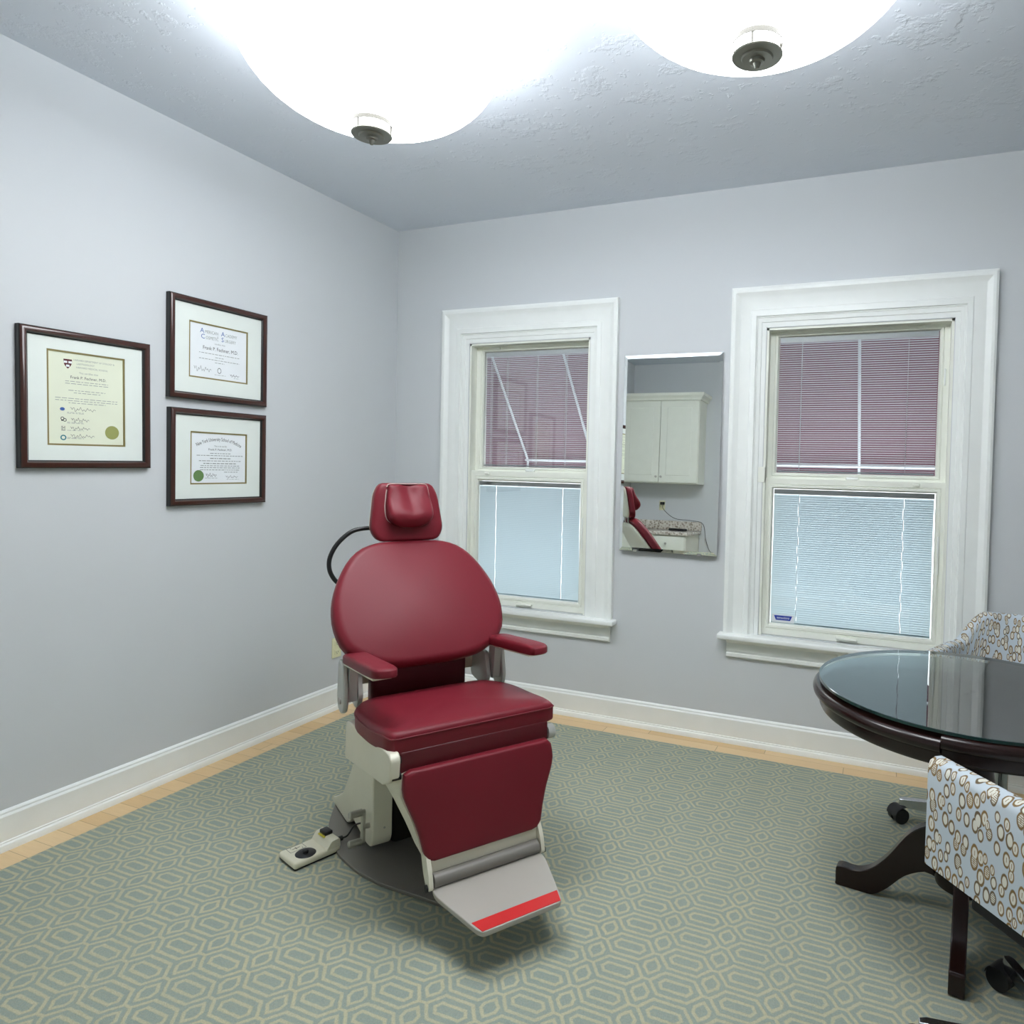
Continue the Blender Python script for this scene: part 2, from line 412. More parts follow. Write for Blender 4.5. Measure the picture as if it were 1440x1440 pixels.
# ------------------------------------------------------------------ windows
def window(idx, W):
    x0, x1, r0, r1 = W['o0'], W['o1'], W['r0'], W['r1']
    root = bpy.data.objects.new('window_%d' % idx, None); col.objects.link(root); root.location = (0, 0, 0); root['kind'] = 'structure'
    # casing: moulded profile mitred round left, top, right
    S0, S1, S2 = r0-x0, ZO-ZT, x1-r1
    prof = [(0, 0), (0, .030), (.06, .035), (.13, .034), (.20, .026), (.27, .021), (.56, .019), (.58, .023), (.66, .025), (.72, .024), (.725, .017), (.755, .016), (.76, .012), (.86, .008), (.87, .003), (.985, .001), (1, -.03)]
    bm = B(); rings = []
    for d, p in prof:
        rings.append([(x0+d*S0, -p, ZB-.01), (x0+d*S0, -p, ZO-d*S1), (x1-d*S2, -p, ZO-d*S1), (x1-d*S2, -p, ZB-.01)])
    loft(bm, rings, cap=False, closed=False)
    obj('casing', bm, M['trim'], root, auto=18)
    bm = B(); rbox(bm, x0-.024, x1+.026, -.074, .0, .556, .584, .007); box(bm, r0+.001, r1-.001, -.002, .06, .556, .583); obj('stool', bm, M['trim'], root)
    bm = B(); pr = [(.0, .455), (.012, .455), (.020, .462), (.020, .476), (.014, .480), (.014, .486), (.019, .490), (.016, .53), (.030, .545), (.045, .556), (0, .556)]
    loft(bm, [[(x0+.018, -d, z) for d, z in pr], [(x1-.012, -d, z) for d, z in pr]]); obj('apron', bm, M['trim'], root, auto=25)
    # jamb liner
    bm = B()
    for a, b in ((r0, r0+.012), (r1-.012, r1)): box(bm, a, b, .005, .15, ZB, ZT)
    box(bm, r0, r1, .005, .15, ZT-.012, ZT); box(bm, r0, r1, .035, WT+.03, .56, .588)
    obj('jamb', bm, M['vinyl'], root, smooth=False)
    def sash(nm, sx0, sx1, sz0, sz1, g, y):
        """vinyl frame with a rebate round the pane"""
        gx0, gx1, gz0, gz1 = g
        bm = B(); rings = []
        f = [(0, y+.035), (0, y), (.55, y), (.58, y+.004), (.62, y+.004), (.66, y-.001), (.86, y-.001), (1, y+.009), (1, y+.035)]
        for t, yy in f:
            L = lambda a, b: a+(b-a)*t
            rings.append([(L(sx0, gx0), yy, L(sz0, gz0)), (L(sx1, gx1), yy, L(sz0, gz0)), (L(sx1, gx1), yy, L(sz1, gz1)), (L(sx0, gx0), yy, L(sz1, gz1))])
        loft(bm, rings, cap=False)
        return obj(nm, bm, M['vinyl'], root, auto=20)
    us = sash('upper_sash', r0+.012, r1-.012, 1.385, ZT-.012, W['ug'], .068)
    ls = sash('lower_sash', r0+.004, r1-.003, .588, 1.398, W['lg'], .028)
    def pane(parent, g, y):
        bm = B(); box(bm, g[0]-.004, g[1]+.004, y+.0095, y+.0125, g[2]-.004, g[3]+.004); obj('pane', bm, M['pane'], parent, smooth=False)
    pane(us, W['ug'], .068); pane(ls, W['lg'], .028)
    def blind(parent, g, y, tilt, strings, closed):
        gx0, gx1, gz0, gz1 = g; yc = y+.0205
        bm = B(); box(bm, gx0+.004, gx1-.004, yc-.0065, yc+.0065, gz1-.028, gz1-.002); obj('headrail', bm, M['white_metal'], parent, smooth=False)
        bm = B(); pitch = .0112; w = .0062 if not closed else .0088; z = gz1-.034-(.003 if closed else 0); k = 0
        zend = gz0+.012
        while z > zend:
            cuts = [gx0+.003+(.001*math.sin(k*.11) if closed else 0)]
            if closed:
                for s in strings:
                    j = .0016*math.sin(k*.7)+random.uniform(-.0008, .0008); cuts += [s-.0017+j, s+.0017+j]
            cuts.append(gx1-.004-(.0015+.0015*math.sin(k*.09) if closed else 0))
            c_, s_ = math.cos(tilt), math.sin(tilt)
            crown = .0012
            for q in range(0, len(cuts), 2):
                pts = []
                for t, h in ((-w, 0), (0, crown), (w, 0)):
                    pts.append((t*c_-h*s_, t*s_+h*c_))
                vs = [[bm.verts.new((x, yc+a, z+b)) for a, b in pts] for x in (cuts[q], cuts[q+1])]
                for i in range(2): bm.faces.new((vs[0][i], vs[1][i], vs[1][i+1], vs[0][i+1]))
            z -= pitch; k += 1
        box(bm, gx0+.006, gx1-.006, yc-.006, yc+.006, zend-.009, zend-.001)
        obj('slats', bm, M['slat'], parent, smooth=True)
        bm = B()
        for s in strings:
            for dy in (-.0072, .0072): box(bm, s-.0009, s+.0009, yc+dy-.0004, yc+dy+.0004, zend-.004, gz1-.02)
        obj('ladder_cord', bm, M['white_metal'], parent, smooth=False)
    gx0, gx1 = W['ug'][:2]
    if idx == 1: su = [gx0+.045, gx0+.155, gx0+.36, gx1-.14]; sl = [gx0+.115, gx1-.13]
    else: su = [gx0+.115, gx1-.135]; sl = [gx0+.125, gx1-.135]
    blind(us, W['ug'], .068, math.radians(-13), su, False)
    blind(ls, W['lg'], .028, math.radians(62), sl, True)
    # small hardware
    def latch(x, z, y, parent):
        bm = B(); rbox(bm, x-.016, x+.016, y-.008, y+.004, z-.007, z+.007, .003); obj('tilt_latch', bm, M['vinyl'], parent)
    latch(r0+.16 if idx == 1 else r1-.145, 2.142, .066, us); latch(r0+.125 if idx == 1 else r1-.14, 1.383, .026, ls)
    xm = (r0+r1)/2
    bm = B(); rbox(bm, xm-.03, xm+.03, .05, .07, 1.398, 1.412, .005); obj('sash_lock', bm, M['trim'], ls)
    bm = B(); rbox(bm, xm-.05, xm+.05, .004, .030, .600, .612, .005); obj('sash_lift', bm, M['vinyl'], ls)
    bm = B(); rbox(bm, r1-.040, r1-.032, .018, .032, 1.06, 1.14, .003); box(bm, r1-.038, r1-.034, .016, .03, .96, 1.06); obj('blind_slider', bm, M['trim'], ls)
    bm = B(); rbox(bm, r1-.034, r1-.026, .058, .072, 1.86, 1.94, .003); obj('blind_slider', bm, M['trim'], us)
    if idx == 2:
        bm = B(); rbox(bm, r0-.028, r0+.012, -.004, .03, 1.375, 1.455, .003); obj('jamb_stop', bm, M['vinyl'], root)
        gx, gz = W['lg'][0]+.012, W['lg'][2]+.008
        bm = B(); box(bm, gx, gx+.112, .0365, .0375, gz, gz+.042); st = obj('sticker', bm, M['paper_white'], ls, smooth=False)
        bm = B(); prism(bm, [(gx+.010, gz+.036), (gx+.102, gz+.036), (gx+.092, gz+.012), (gx+.020, gz+.012)], lambda u, v, t: (u, t, v), .0360, .0366)
        o = obj('sticker_emblem', bm, plain('sticker_blue', (36, 62, 168), .5), st, smooth=False)
        bm = B(); t = gx+.026; random.seed(3)
        while t < gx+.086:
            h = random.uniform(.009, .012); q = random.uniform(.0016, .003)
            box(bm, t, t+q, .0355, .0360, gz+.018, gz+.018+h); box(bm, t, t+.005, .0355, .0360, gz+.018+h*.5, gz+.020+h*.5); t += .0072
        obj('sticker_marks', bm, M['paper_white'], st, smooth=False)
    return root
window(1, WIN[0]); window(2, WIN[1])

# awnings outside, one over each window
def awning(x0, x1, label):
    root = thing('window_awning', label, 'awning', ((x0+x1)/2, WT+.02, 1.478))
    cx = (x0+x1)/2
    ribs = [x0-cx+.02, 0, x1-cx-.02]
    yt, zt, yb, zb = .03, 1.035, .83, .0
    bm = B()
    a = [(x0-cx, yt-.02, zt+.05), (x1-cx, yt-.02, zt+.05), (x1-cx, yb+.03, zb+.03), (x0-cx, yb+.03, zb+.03)]
    th = .004
    loft(bm, [[(p[0], p[1], p[2]) for p in a], [(p[0], p[1], p[2]+th) for p in a]])
    for s in (x0-cx-.004, x1-cx):
        pts = [(yt-.02, zt+.05), (yb+.03, zb+.03), (yb+.03, zb-.11), (yt-.02, zb-.11)]
        prism(bm, pts, lambda u, v, t: (t, u, v), s, s+.004)
    # scalloped valance
    n = 8; wv = (x1-x0)/n; pts = [(x0-cx, .03)]
    for k in range(n):
        for q in range(7):
            t = q/6; pts.append((x0-cx+wv*(k+t), -.10-.04*math.sin(PI*t)))
    pts.append((x1-cx, .03))
    prism(bm, pts, lambda u, v, t: (u, t, v), yb+.03, yb+.034)
    obj('canopy', bm, M['canvas'], root, smooth=False)
    bm = B(); cyl(bm, (x0-cx, yb, zb), (x1-cx, yb, zb), .011, 12); obj('front_bar', bm, M['white_metal'], root)
    for r in ribs:
        bm = B(); tube(bm, [(r, yt, zt), (r, yb, zb), (r, yb, zb-.09)], .0085, 10); obj('rib', bm, M['white_metal'], root)
awning(.385, 1.50, 'maroon canvas awning with white ribs outside the narrower left window')
awning(2.17, 3.35, 'maroon canvas awning with white ribs outside the wider right window')

# ------------------------------------------------------------------ rug
bm = B(); rbox(bm, .158, 4.75, -3.78, -.176, .001, .011, .004, 2)
tag(obj('area_rug', bm, M['rug'], smooth=True), 'large teal and cream hexagon patterned rug covering the wooden floor', 'rug')
RZ = .011

# ------------------------------------------------------------------ ceiling lamps
def lamp(x, y, label):
    zb = 2.540; root = thing('ceiling_light', label, 'ceiling light', (x, y, H), 0, 'bowl ceiling lights')
    R_, D = .419, .262
    bm = B(); prof = [(0.0, 0)]
    for k in range(1, 15):
        a = k/14*PI/2; prof.append((R_*math.sin(a)**.92, D*(1-math.cos(a))))
    prof += [(R_-.004, D+.006), (R_-.010, D)]
    for k in range(13, -1, -1):
        a = k/14*PI/2; prof.append(((R_-.01)*math.sin(a)**.92, .01+(D-.01)*(1-math.cos(a))))
    lathe(bm, [(r, z+zb-H) for r, z in prof], n=64); obj('glass_bowl', bm, M['bowl'], root)
    bm = B(); f = zb-H
    lathe(bm, [(0, f-.074), (.005, f-.073), (.008, f-.067), (.010, f-.060), (.018, f-.058), (.020, f-.052), (.038, f-.051), (.041, f-.046), (.063, f-.045), (.065, f-.042), (.063, f-.039), (.006, f-.039), (.006, f-.002), (0, f-.002)], n=48)
    fi = obj('finial', bm, M['bronze'], root, auto=30)
    bm = B(); lathe(bm, [(.0630, f-.015), (.0650, f-.015), (.0650, f-.002), (.0630, f-.002), (.0630, f-.015)], n=48); obj('finial_ring', bm, M['ring'], fi, auto=30)
    for k in range(3):
        a = .5+2*PI*k/3; bm = B(); cyl(bm, (.061*math.cos(a), .061*math.sin(a), f-.041), (.061*math.cos(a), .061*math.sin(a), f-.004), .0035, 8); obj('ring_post', bm, M['ring'], fi)
    bm = B(); lathe(bm, [(0, 0), (.075, 0), (.075, -.012), (.05, -.03), (.014, -.035), (.010, -.05), (.010, f+.012), (0, f+.012)], n=32); obj('stem', bm, M['bronze'], root)
    l = bpy.data.lights.new('lamp_bulb', 'POINT'); l.energy = BULB; l.shadow_soft_size = .05; l.color = (.80, .90, 1)
    lo = bpy.data.objects.new('lamp_bulb', l); col.objects.link(lo); lo.parent = root; lo.location = (.0, .12, -.108)
    l2 = lo.copy(); col.objects.link(l2); l2.parent = root; l2.location = (.0, -.12, -.108)
BULB = 8
lamp(1.330, -1.780, 'glowing white bowl ceiling light nearer the wall of certificates')
lamp(2.580, -1.790, 'glowing white bowl ceiling light farther from the wall of certificates')

# ------------------------------------------------------------------ framed certificates (built facing +x on the left wall)
def text_mesh(bm, s, size, fn, align='CENTER', arc=None, squeeze=1):
    cu = bpy.data.curves.new('t', 'FONT'); cu.body = s; cu.size = size; cu.align_x = align; cu.resolution_u = 2
    o = bpy.data.objects.new('t', cu); col.objects.link(o)
    dg = bpy.context.evaluated_depsgraph_get(); me = bpy.data.meshes.new_from_object(o.evaluated_get(dg))
    bpy.data.objects.remove(o); bpy.data.curves.remove(cu)
    vs = []
    for v in me.vertices:
        x, y = v.co.x*squeeze, v.co.y
        if arc:
            a = x/arc; x, y = (arc+y)*math.sin(a), (arc+y)*math.cos(a)-arc
        vs.append(bm.verts.new(fn(x, y)))
    for p in me.polygons:
        try: bm.faces.new([vs[i] for i in p.vertices])
        except Exception: pass
    bpy.data.meshes.remove(me)
def words(bm, w, h, fn, x, y):
    """one line of small print, as word-length strokes centred at x"""
    t = -w/2
    while t < w/2:
        L = min(random.uniform(.006, .02), w/2-t)
        p = [fn(x+t, y), fn(x+t+L, y), fn(x+t+L, y+h), fn(x+t, y+h)]
        bm.faces.new([bm.verts.new(q) for q in p]); t += L+.004
def scribble(bm, x, y, w, h, fn, th=.0011):
    P = []
    n = 26
    for i in range(n):
        t = i/(n-1); P.append((x+w*t+.15*w/n*math.sin(i*2.1), y+h*(.5*math.sin(i*1.9+1)+.35*math.sin(i*.8))*(1-.5*t)))
    for i in range(n-1):
        (a, b), (c, d) = P[i], P[i+1]; l = math.hypot(c-a, d-b)+1e-6; nx, ny = -(d-b)/l*th/2, (c-a)/l*th/2
        bm.faces.new([bm.verts.new(fn(*q)) for q in ((a+nx, b+ny), (c+nx, d+ny), (c-nx, d-ny), (a-nx, b-ny))])
def disc2(bm, x, y, r0, r1, fn, n=28, sy=1):
    for i in range(n):
        a, b = 2*PI*i/n, 2*PI*(i+1)/n
        q = [(x+r1*math.cos(a), y+sy*r1*math.sin(a)), (x+r1*math.cos(b), y+sy*r1*math.sin(b)), (x+r0*math.cos(b), y+sy*r0*math.sin(b)), (x+r0*math.cos(a), y+sy*r0*math.sin(a))]
        if r0 == 0: q = q[:3]
        bm.faces.new([bm.verts.new(fn(*p)) for p in q])
def certificate(y0, y1, z0, z1, doc, label, paper, design, rot=0):
    """y0 < y1: left edge has y0 (nearer the camera)"""
    cy, cz = (y0+y1)/2, (z0+z1)/2; hw, hh = (y1-y0)/2, (z1-z0)/2
    root = thing('certificate_frame', label, 'framed certificate', (.001, cy, cz), 0, 'framed certificates on the left wall')
    root.rotation_euler = (math.radians(rot), 0, 0)
    P = lambda u, v, d: (d, u, v)
    fw = .030
    prof = [(0, 0), (0, .022), (.003, .025), (.010, .029), (.020, .029), (.024, .024), (.026, .019), (.030, .017), (.030, .006)]
    bm = B(); rings = []
    for d, t in prof: rings.append([P(-hw+d, -hh+d, t), P(hw-d, -hh+d, t), P(hw-d, hh-d, t), P(-hw+d, hh-d, t)])
    vs = loft(bm, rings, cap=False)
    o = obj('frame', bm, [M['frame'], M['frame_edge']], root, auto=30)
    for p in o.data.polygons:
        dmax = max(min(hw-abs(o.data.vertices[i].co.y), hh-abs(o.data.vertices[i].co.z)) for i in p.vertices)
        dmin = min(min(hw-abs(o.data.vertices[i].co.y), hh-abs(o.data.vertices[i].co.z)) for i in p.vertices)
        if dmax < .004 or dmin > .023: p.material_index = 1
    u0, u1, v0, v1 = doc
    def ringpanel(nm, a, b, t, m_, par):
        bm = B()
        loft(bm, [[P(a[0], a[2], t-.002), P(a[1], a[2], t-.002), P(a[1], a[3], t-.002), P(a[0], a[3], t-.002)], [P(a[0], a[2], t), P(a[1], a[2], t), P(a[1], a[3], t), P(a[0], a[3], t)], [P(b[0], b[2], t), P(b[1], b[2], t), P(b[1], b[3], t), P(b[0], b[3], t)], [P(b[0], b[2], t-.003), P(b[1], b[2], t-.003), P(b[1], b[3], t-.003), P(b[0], b[3], t-.003)]], cap=False)
        return obj(nm, bm, m_, par, smooth=False)
    g = .0075
    big = (-hw+.026, hw-.026, -hh+.026, hh-.026)
    ringpanel('mat_board', big, (u0-g, u1+g, v0-g, v1+g), .014, M['mat'], root)
    ringpanel('gold_fillet', (u0-g, u1+g, v0-g, v1+g), (u0-.001, u1+.001, v0-.001, v1+.001), .0125, M['gold'], root)
    bm = B(); box(bm, .002, .010, u0-.004, u1+.004, v0-.004, v1+.004); d = obj('certificate', bm, paper, root, smooth=False)
    fn = lambda u, v: (.0104, u, v)
    design(d, fn, u0, u1, v0, v1)
def ink(nm, mat_, d, fill):
    bm = B(); fill(bm)
    if nm in ('crest', 'crest_book', 'emblem', 'foil_seal'): return obj(nm, bm, mat_, d, smooth=False)
    # every printed line and every signature is a part of its own
    iv = []
    for f in bm.faces:
        zs = [v.co.z for v in f.verts]; ys = [v.co.y for v in f.verts]
        iv.append((min(zs), max(zs), min(ys), max(ys), [tuple(v.co) for v in f.verts]))
    def clusters(items, lo, hi, gap):
        items = sorted(items, key=lambda q: q[lo]); out = []; end = None
        for q in items:
            if end is None or q[lo] > end+gap: out.append([]); end = q[hi]
            out[-1].append(q); end = max(end, q[hi])
        return out
    bm.free()
    for row in clusters(iv, 0, 1, .0003):
        for part_ in clusters(row, 2, 3, .03):
            b2 = B()
            for q in part_: b2.faces.new([b2.verts.new(p) for p in q[4]])
            bmesh.ops.remove_doubles(b2, verts=b2.verts, dist=1e-6)
            obj(nm, b2, mat_, d, smooth=False)
def design_dept(d, fn, u0, u1, v0, v1):
    w, h = u1-u0, v1-v0; U = lambda t: u0+w*t; V = lambda t: v1-h*t
    sh = rounded([(-.015, .017), (.015, .017), (.014, -.003), (0, -.020), (-.014, -.003)], [.001, .001, .014, .004, .014], 4)
    def crest(bm):
        x, y = U(.245), V(.115)
        bm.faces.new([bm.verts.new(fn(x+a, y+b)) for a, b in sh])
    ink('crest', M['crimson'], d, crest)
    def crest_marks(bm):
        x, y = U(.245), V(.115); f2 = lambda a, b: (.0107, a, b)
        for a, b in ((-.008, .006), (.008, .006), (0, -.008)):
            bm.faces.new([bm.verts.new(f2(x+a+p, y+b+q)) for p, q in ((-.006, -.004), (.006, -.004), (.006, .004), (-.006, .004))])
    ink('crest_book', M['paper_white'], d, crest_marks)
    def body(bm):
        text_mesh(bm, 'HARVARD DEPARTMENT OF OTOLOGY &', .0098, lambda x, y: fn(U(.60)+x, V(.075)+y), squeeze=.82)
        text_mesh(bm, 'LARYNGOLOGY', .0098, lambda x, y: fn(U(.48)+x, V(.115)+y), squeeze=.9)
        text_mesh(bm, 'HARVARD MEDICAL SCHOOL', .0098, lambda x, y: fn(U(.57)+x, V(.155)+y), squeeze=.9)
        text_mesh(bm, 'This certifies that', .010, lambda x, y: fn(U(.52)+x, V(.215)+y))
        for i, (yy, ww) in enumerate(((.31, .58), (.335, .58), (.41, .5), (.435, .36), (.50, .84), (.525, .84), (.55, .5))):
            words(bm, w*ww, .0022, fn, U(.5), V(yy))
        for yy in (.645, .655, .755, .765, .845, .925, .935): words(bm, w*.22, .0014, fn, U(.34), V(yy+.01))
    ink('text_line', M['ink_pale'], d, body)
    def bold(bm):
        text_mesh(bm, 'Frank P. Fechner, M.D.', .0155, lambda x, y: fn(U(.52)+x, V(.275)+y), squeeze=.92)
        scribble(bm, U(.27), V(.615), w*.34, .014, fn); scribble(bm, U(.28), V(.735), w*.24, .014, fn)
        scribble(bm, U(.27), V(.83), w*.26, .012, fn); scribble(bm, U(.27), V(.915), w*.32, .013, fn)
        disc2(bm, U(.17), V(.725), .004, .0065, fn); disc2(bm, U(.20), V(.74), .004, .0065, fn); disc2(bm, U(.165), V(.745), .0, .003, fn)
        for k in range(4): words(bm, .014, .002, fn, U(.18), V(.815+.014*k))
    ink('signature', M['ink'], d, bold)
    ink('emblem', M['ink_blue'], d, lambda bm: (disc2(bm, U(.17), V(.62), 0, .0085, fn, sy=.75)))
    ink('emblem', M['ink_teal'], d, lambda bm: (disc2(bm, U(.18), V(.935), .006, .0105, fn)))
    ink('foil_seal', M['seal'], d, lambda bm: disc2(bm, U(.84), V(.86), 0, .027, lambda a, b: (.0112, a, b)))
def design_academy(d, fn, u0, u1, v0, v1):
    w, h = u1-u0, v1-v0; U = lambda t: u0+w*t; V = lambda t: v1-h*t
    def caps(bm):
        for s, x, y in (('A', .20, .155), ('A', .565, .155), ('C', .215, .265), ('S', .56, .265)):
            text_mesh(bm, s, .030, lambda a, b: fn(U(x)+a, V(y)+b))
    ink('initials', M['ink_blue'], d, caps)
    def title(bm):
        for s, x, y, sz in (('MERICAN', .365, .155, .0205), ('CADEMY', .715, .155, .0205), ('of', .47, .20, .011), ('OSMETIC', .375, .265, .0205), ('URGERY', .70, .265, .0205)):
            text_mesh(bm, s, sz, lambda a, b: fn(U(x)+a, V(y)+b), squeeze=.78)
        text_mesh(bm, 'certifies that', .011, lambda a, b: fn(U(.51)+a, V(.345)+b))
        for yy, ww in ((.54, .72), (.60, .16), (.65, .72), (.70, .17)): words(bm, w*ww, .0026, fn, U(.51), V(yy))
        words(bm, w*.2, .0018, fn, U(.52), V(.93)); words(bm, w*.1, .0018, fn, U(.82), V(.95))
    ink('text_line', M['ink_pale'], d, title)
    def sig(bm):
        text_mesh(bm, 'Frank P. Fechner, M.D.', .0235, lambda a, b: fn(U(.53)+a, V(.465)+b), squeeze=.85)
        scribble(bm, U(.06), V(.85), w*.3, .022, fn); scribble(bm, U(.70), V(.90), w*.17, .012, fn)
        disc2(bm, U(.505), V(.84), .008, .010, fn, sy=1.3)
    ink('signature', M['ink'], d, sig)
def design_school(d, fn, u0, u1, v0, v1):
    w, h = u1-u0, v1-v0; U = lambda t: u0+w*t; V = lambda t: v1-h*t
    def title(bm):
        text_mesh(bm, 'New York University School of Medicine', .0235, lambda a, b: fn(U(.5)+a, V(.14)+b), arc=.24, squeeze=.61)
        text_mesh(bm, 'Frank P. Fechner, M.D.', .0135, lambda a, b: fn(U(.52)+a, V(.34)+b))
        scribble(bm, U(.25), V(.85), w*.2, .018, fn); scribble(bm, U(.62), V(.885), w*.24, .012, fn)
    ink('title', M['ink'], d, title)
    def body(bm):
        text_mesh(bm, 'This is to certify', .010, lambda a, b: fn(U(.52)+a, V(.265)+b))
        for yy, ww in ((.405, .38), (.45, .86), (.51, .38), (.56, .78), (.615, .62), (.66, .72), (.70, .74), (.745, .74), (.79, .26)):
            words(bm, w*ww, .0032 if yy in (.51, .615) else .0024, fn, U(.52 if yy < .79 else .72), V(yy))
        words(bm, w*.24, .0014, fn, U(.36), V(.91)); words(bm, w*.24, .0014, fn, U(.76), V(.94))
    ink('text_line', plain('small_print_ink', (118, 124, 120), .8), d, body)
    ink('foil_seal', M['seal_green'], d, lambda bm: disc2(bm, U(.125), V(.86), 0, .026, lambda a, b: (.0112, a, b)))
certificate(-2.084, -1.606, 1.383, 1.904, (-.138, .132, -.166, .178), 'largest framed certificate, crest at its top left, on the left wall', M['paper_cream'], design_dept, .6)
certificate(-1.5245, -1.0145, 1.697, 2.152, (-.150, .142, -.120, .118), 'framed white certificate with blue initials, hung above the arched-title one', M['paper_white'], design_academy)
certificate(-1.519, -1.0165, 1.219, 1.654, (-.142, .140, -.116, .110), 'framed certificate with arched black title and green seal, below another frame', M['paper_white'], design_school)

# ------------------------------------------------------------------ mirror and outlets
root = thing('wall_mirror', 'tall frameless mirror hung on the wall between the two windows', 'mirror', (1.835, -.006, 2.052))
root.rotation_euler = (math.radians(-1.25), 0, 0)
hw, hh, bv = .275, 1.072, .018
bm = B()
rings = [[(-hw, 0, -hh), (hw, 0, -hh), (hw, 0, 0), (-hw, 0, 0)], [(-hw, -.003, -hh), (hw, -.003, -hh), (hw, -.003, 0), (-hw, -.003, 0)], [(-hw+bv, -.0062, -hh+bv), (hw-bv, -.0062, -hh+bv), (hw-bv, -.0062, -bv), (-hw+bv, -.0062, -bv)]]
loft(bm, rings); obj('mirror_glass', bm, M['mirror'], root, smooth=False)
for x in (-.18, .18):
    bm = B(); box(bm, x-.01, x+.01, -.009, .004, -hh-.004, -hh+.006); obj('mirror_clip', bm, M['chrome'], root, smooth=False)

def outlet(name, label, loc, rz, plug=False):
    root = thing(name, label, 'outlet', loc, rz)
    bm = B(); rbox(bm, -.036, .036, -.005, -.0005, -.058, .058, .002); obj('cover_plate', bm, M['ivory'], root)
    for s in (-.026, .026):
        bm = B(); rbox(bm, -.017, .017, -.0075, -.004, s-.015, s+.015, .003); so = obj('socket', bm, M['ivory'], root)
        bm = B()
        for x in (-.007, .006): box(bm, x, x+.0022, -.0079, -.0074, s-.004, s+.006)
        box(bm, -.002, .002, -.0079, -.0074, s-.011, s-.007); obj('slot', bm, M['dark'], so, smooth=False)
    return root
outlet('power_outlet', 'ivory power outlet on left wall just above the baseboard, behind the treatment chair', (0, -.495, .358), PI/2)

# ------------------------------------------------------------------ treatment chair
TH = math.radians(-32.8)
CX, CY = 1.45+.0627*.5417, -1.6+.0627*.8406
ch = thing('treatment_chair', 'burgundy padded medical treatment chair with headrest, armrests and grey footplate', 'treatment chair', (CX, CY, RZ), TH)
dz = -RZ
def Lp(a, w, h): return (a, w, h+dz)
def part(name, bm, m_, parent=ch, **k): return obj(name, bm, m_, parent, **k)
# base plate lying on the rug
def ell(n=40):
    o = [(-.66, .17), (-.60, .22), (-.44, .285), (-.22, .304), (-.07, .275), (.04, .232), (.20, .135), (.30, .08)]
    return [(a, w) for a, w in o]+[(a, -w) for a, w in reversed(o)]
bm = B(); prism(bm, resample(rounded(ell(), .03), 90), lambda u, v, t: (u, v, t), .0005, .013); part('base_plate', bm, M['baseplate'], bevel=.003)
# lift column, a dark box standing in for shade inside; cream side covers
bm = B(); rbox(bm, -.40, -.17, -.125, .125, .012, .43, .02); part('lift_column', bm, M['dark'])
def cover(s):
    o = [(-.62, .026), (-.625, .045), (-.56, .075), (-.47, .125), (-.235, .40), (-.20, .43), (-.11, .43), (-.082, .40), (-.080, .110), (-.10, .075), (-.15, .066), (-.33, .080), (-.40, .03)]
    bm = B(); o = rounded(o, .022, 4)
    prism(bm, o, lambda u, v, t: Lp(u, t, v), s*.152, s*.222); return part('side_cover', bm, M['cream'], bevel=.018, seg=4)
cov = cover(-1); cover(1)
bm = B(); prism(bm, [(-.19, .315), (-.12, .335), (-.12, .37), (-.19, .35)], lambda u, v, t: Lp(u, t, v), -.2225, -.2232); part('nameplate', bm, M['plate'], cov, smooth=False)
bm = B(); cyl(bm, Lp(-.081, -.180, .145), Lp(-.0785, -.180, .145), .004, 12); part('screw', bm, M['alu'], cov)
# crank
bm = B()
cyl(bm, Lp(-.115, -.215, .150), Lp(-.115, -.248, .150), .009, 14)
tube(bm, [Lp(-.118, -.244, .096), Lp(-.114, -.244, .205)], .0085, 12); ck = part('crank', bm, M['alu'])
for z_, a_ in ((.203, -.114), (.098, -.118)):
    bm = B(); tube(bm, [Lp(a_, -.238, z_), Lp(a_, -.248, z_), Lp(a_, -.249, z_), Lp(a_, -.290, z_), Lp(a_, -.294, z_)], [.009, .009, .0125, .0125, .009], 14); part('crank_grip', bm, M['alu'], ck)
# seat rails + pan
for s in (-1, 1):
    o = rounded([(-.175, .385), (-.165, .52), (-.13, .528), (.305, .567), (.322, .552), (.312, .486), (.25, .452)], .016, 4)
    if s > 0: o = rounded([(-.175, .40), (-.165, .52), (-.13, .528), (.20, .556), (.22, .53), (.20, .47)], .02, 4)
    bm = B(); prism(bm, o, lambda u, v, t: Lp(u, t, v), s*.262, s*(.294 if s < 0 else .284)); part('seat_rail', bm, M['cream'], bevel=.012, seg=3)
bm = B(); rbox(bm, -.17, .25, -.25, .25, .415+dz, .535+dz, .01); part('seat_pan', bm, M['dark'])
bm = B()
rbox(bm, .21, .296, -.258, .258, .475+dz, .56+dz, .008); part('front_apron', bm, M['red_dark'])
bm = B(); cyl(bm, Lp(.280, .258, .515), Lp(.280, .284, .515), .024, 20); hk = part('hinge_knob', bm, M['graymetal'])
bm = B(); cyl(bm, Lp(.280, .284, .515), Lp(.280, .287, .515), .012, 20); part('hinge_cap', bm, M['dark'], hk)
for h_ in (.540, .492):
    bm = B(); cyl(bm, Lp(.300, -.284, h_), Lp(.300, -.256, h_), .011, 14); part('hinge_pin', bm, M['dark'])
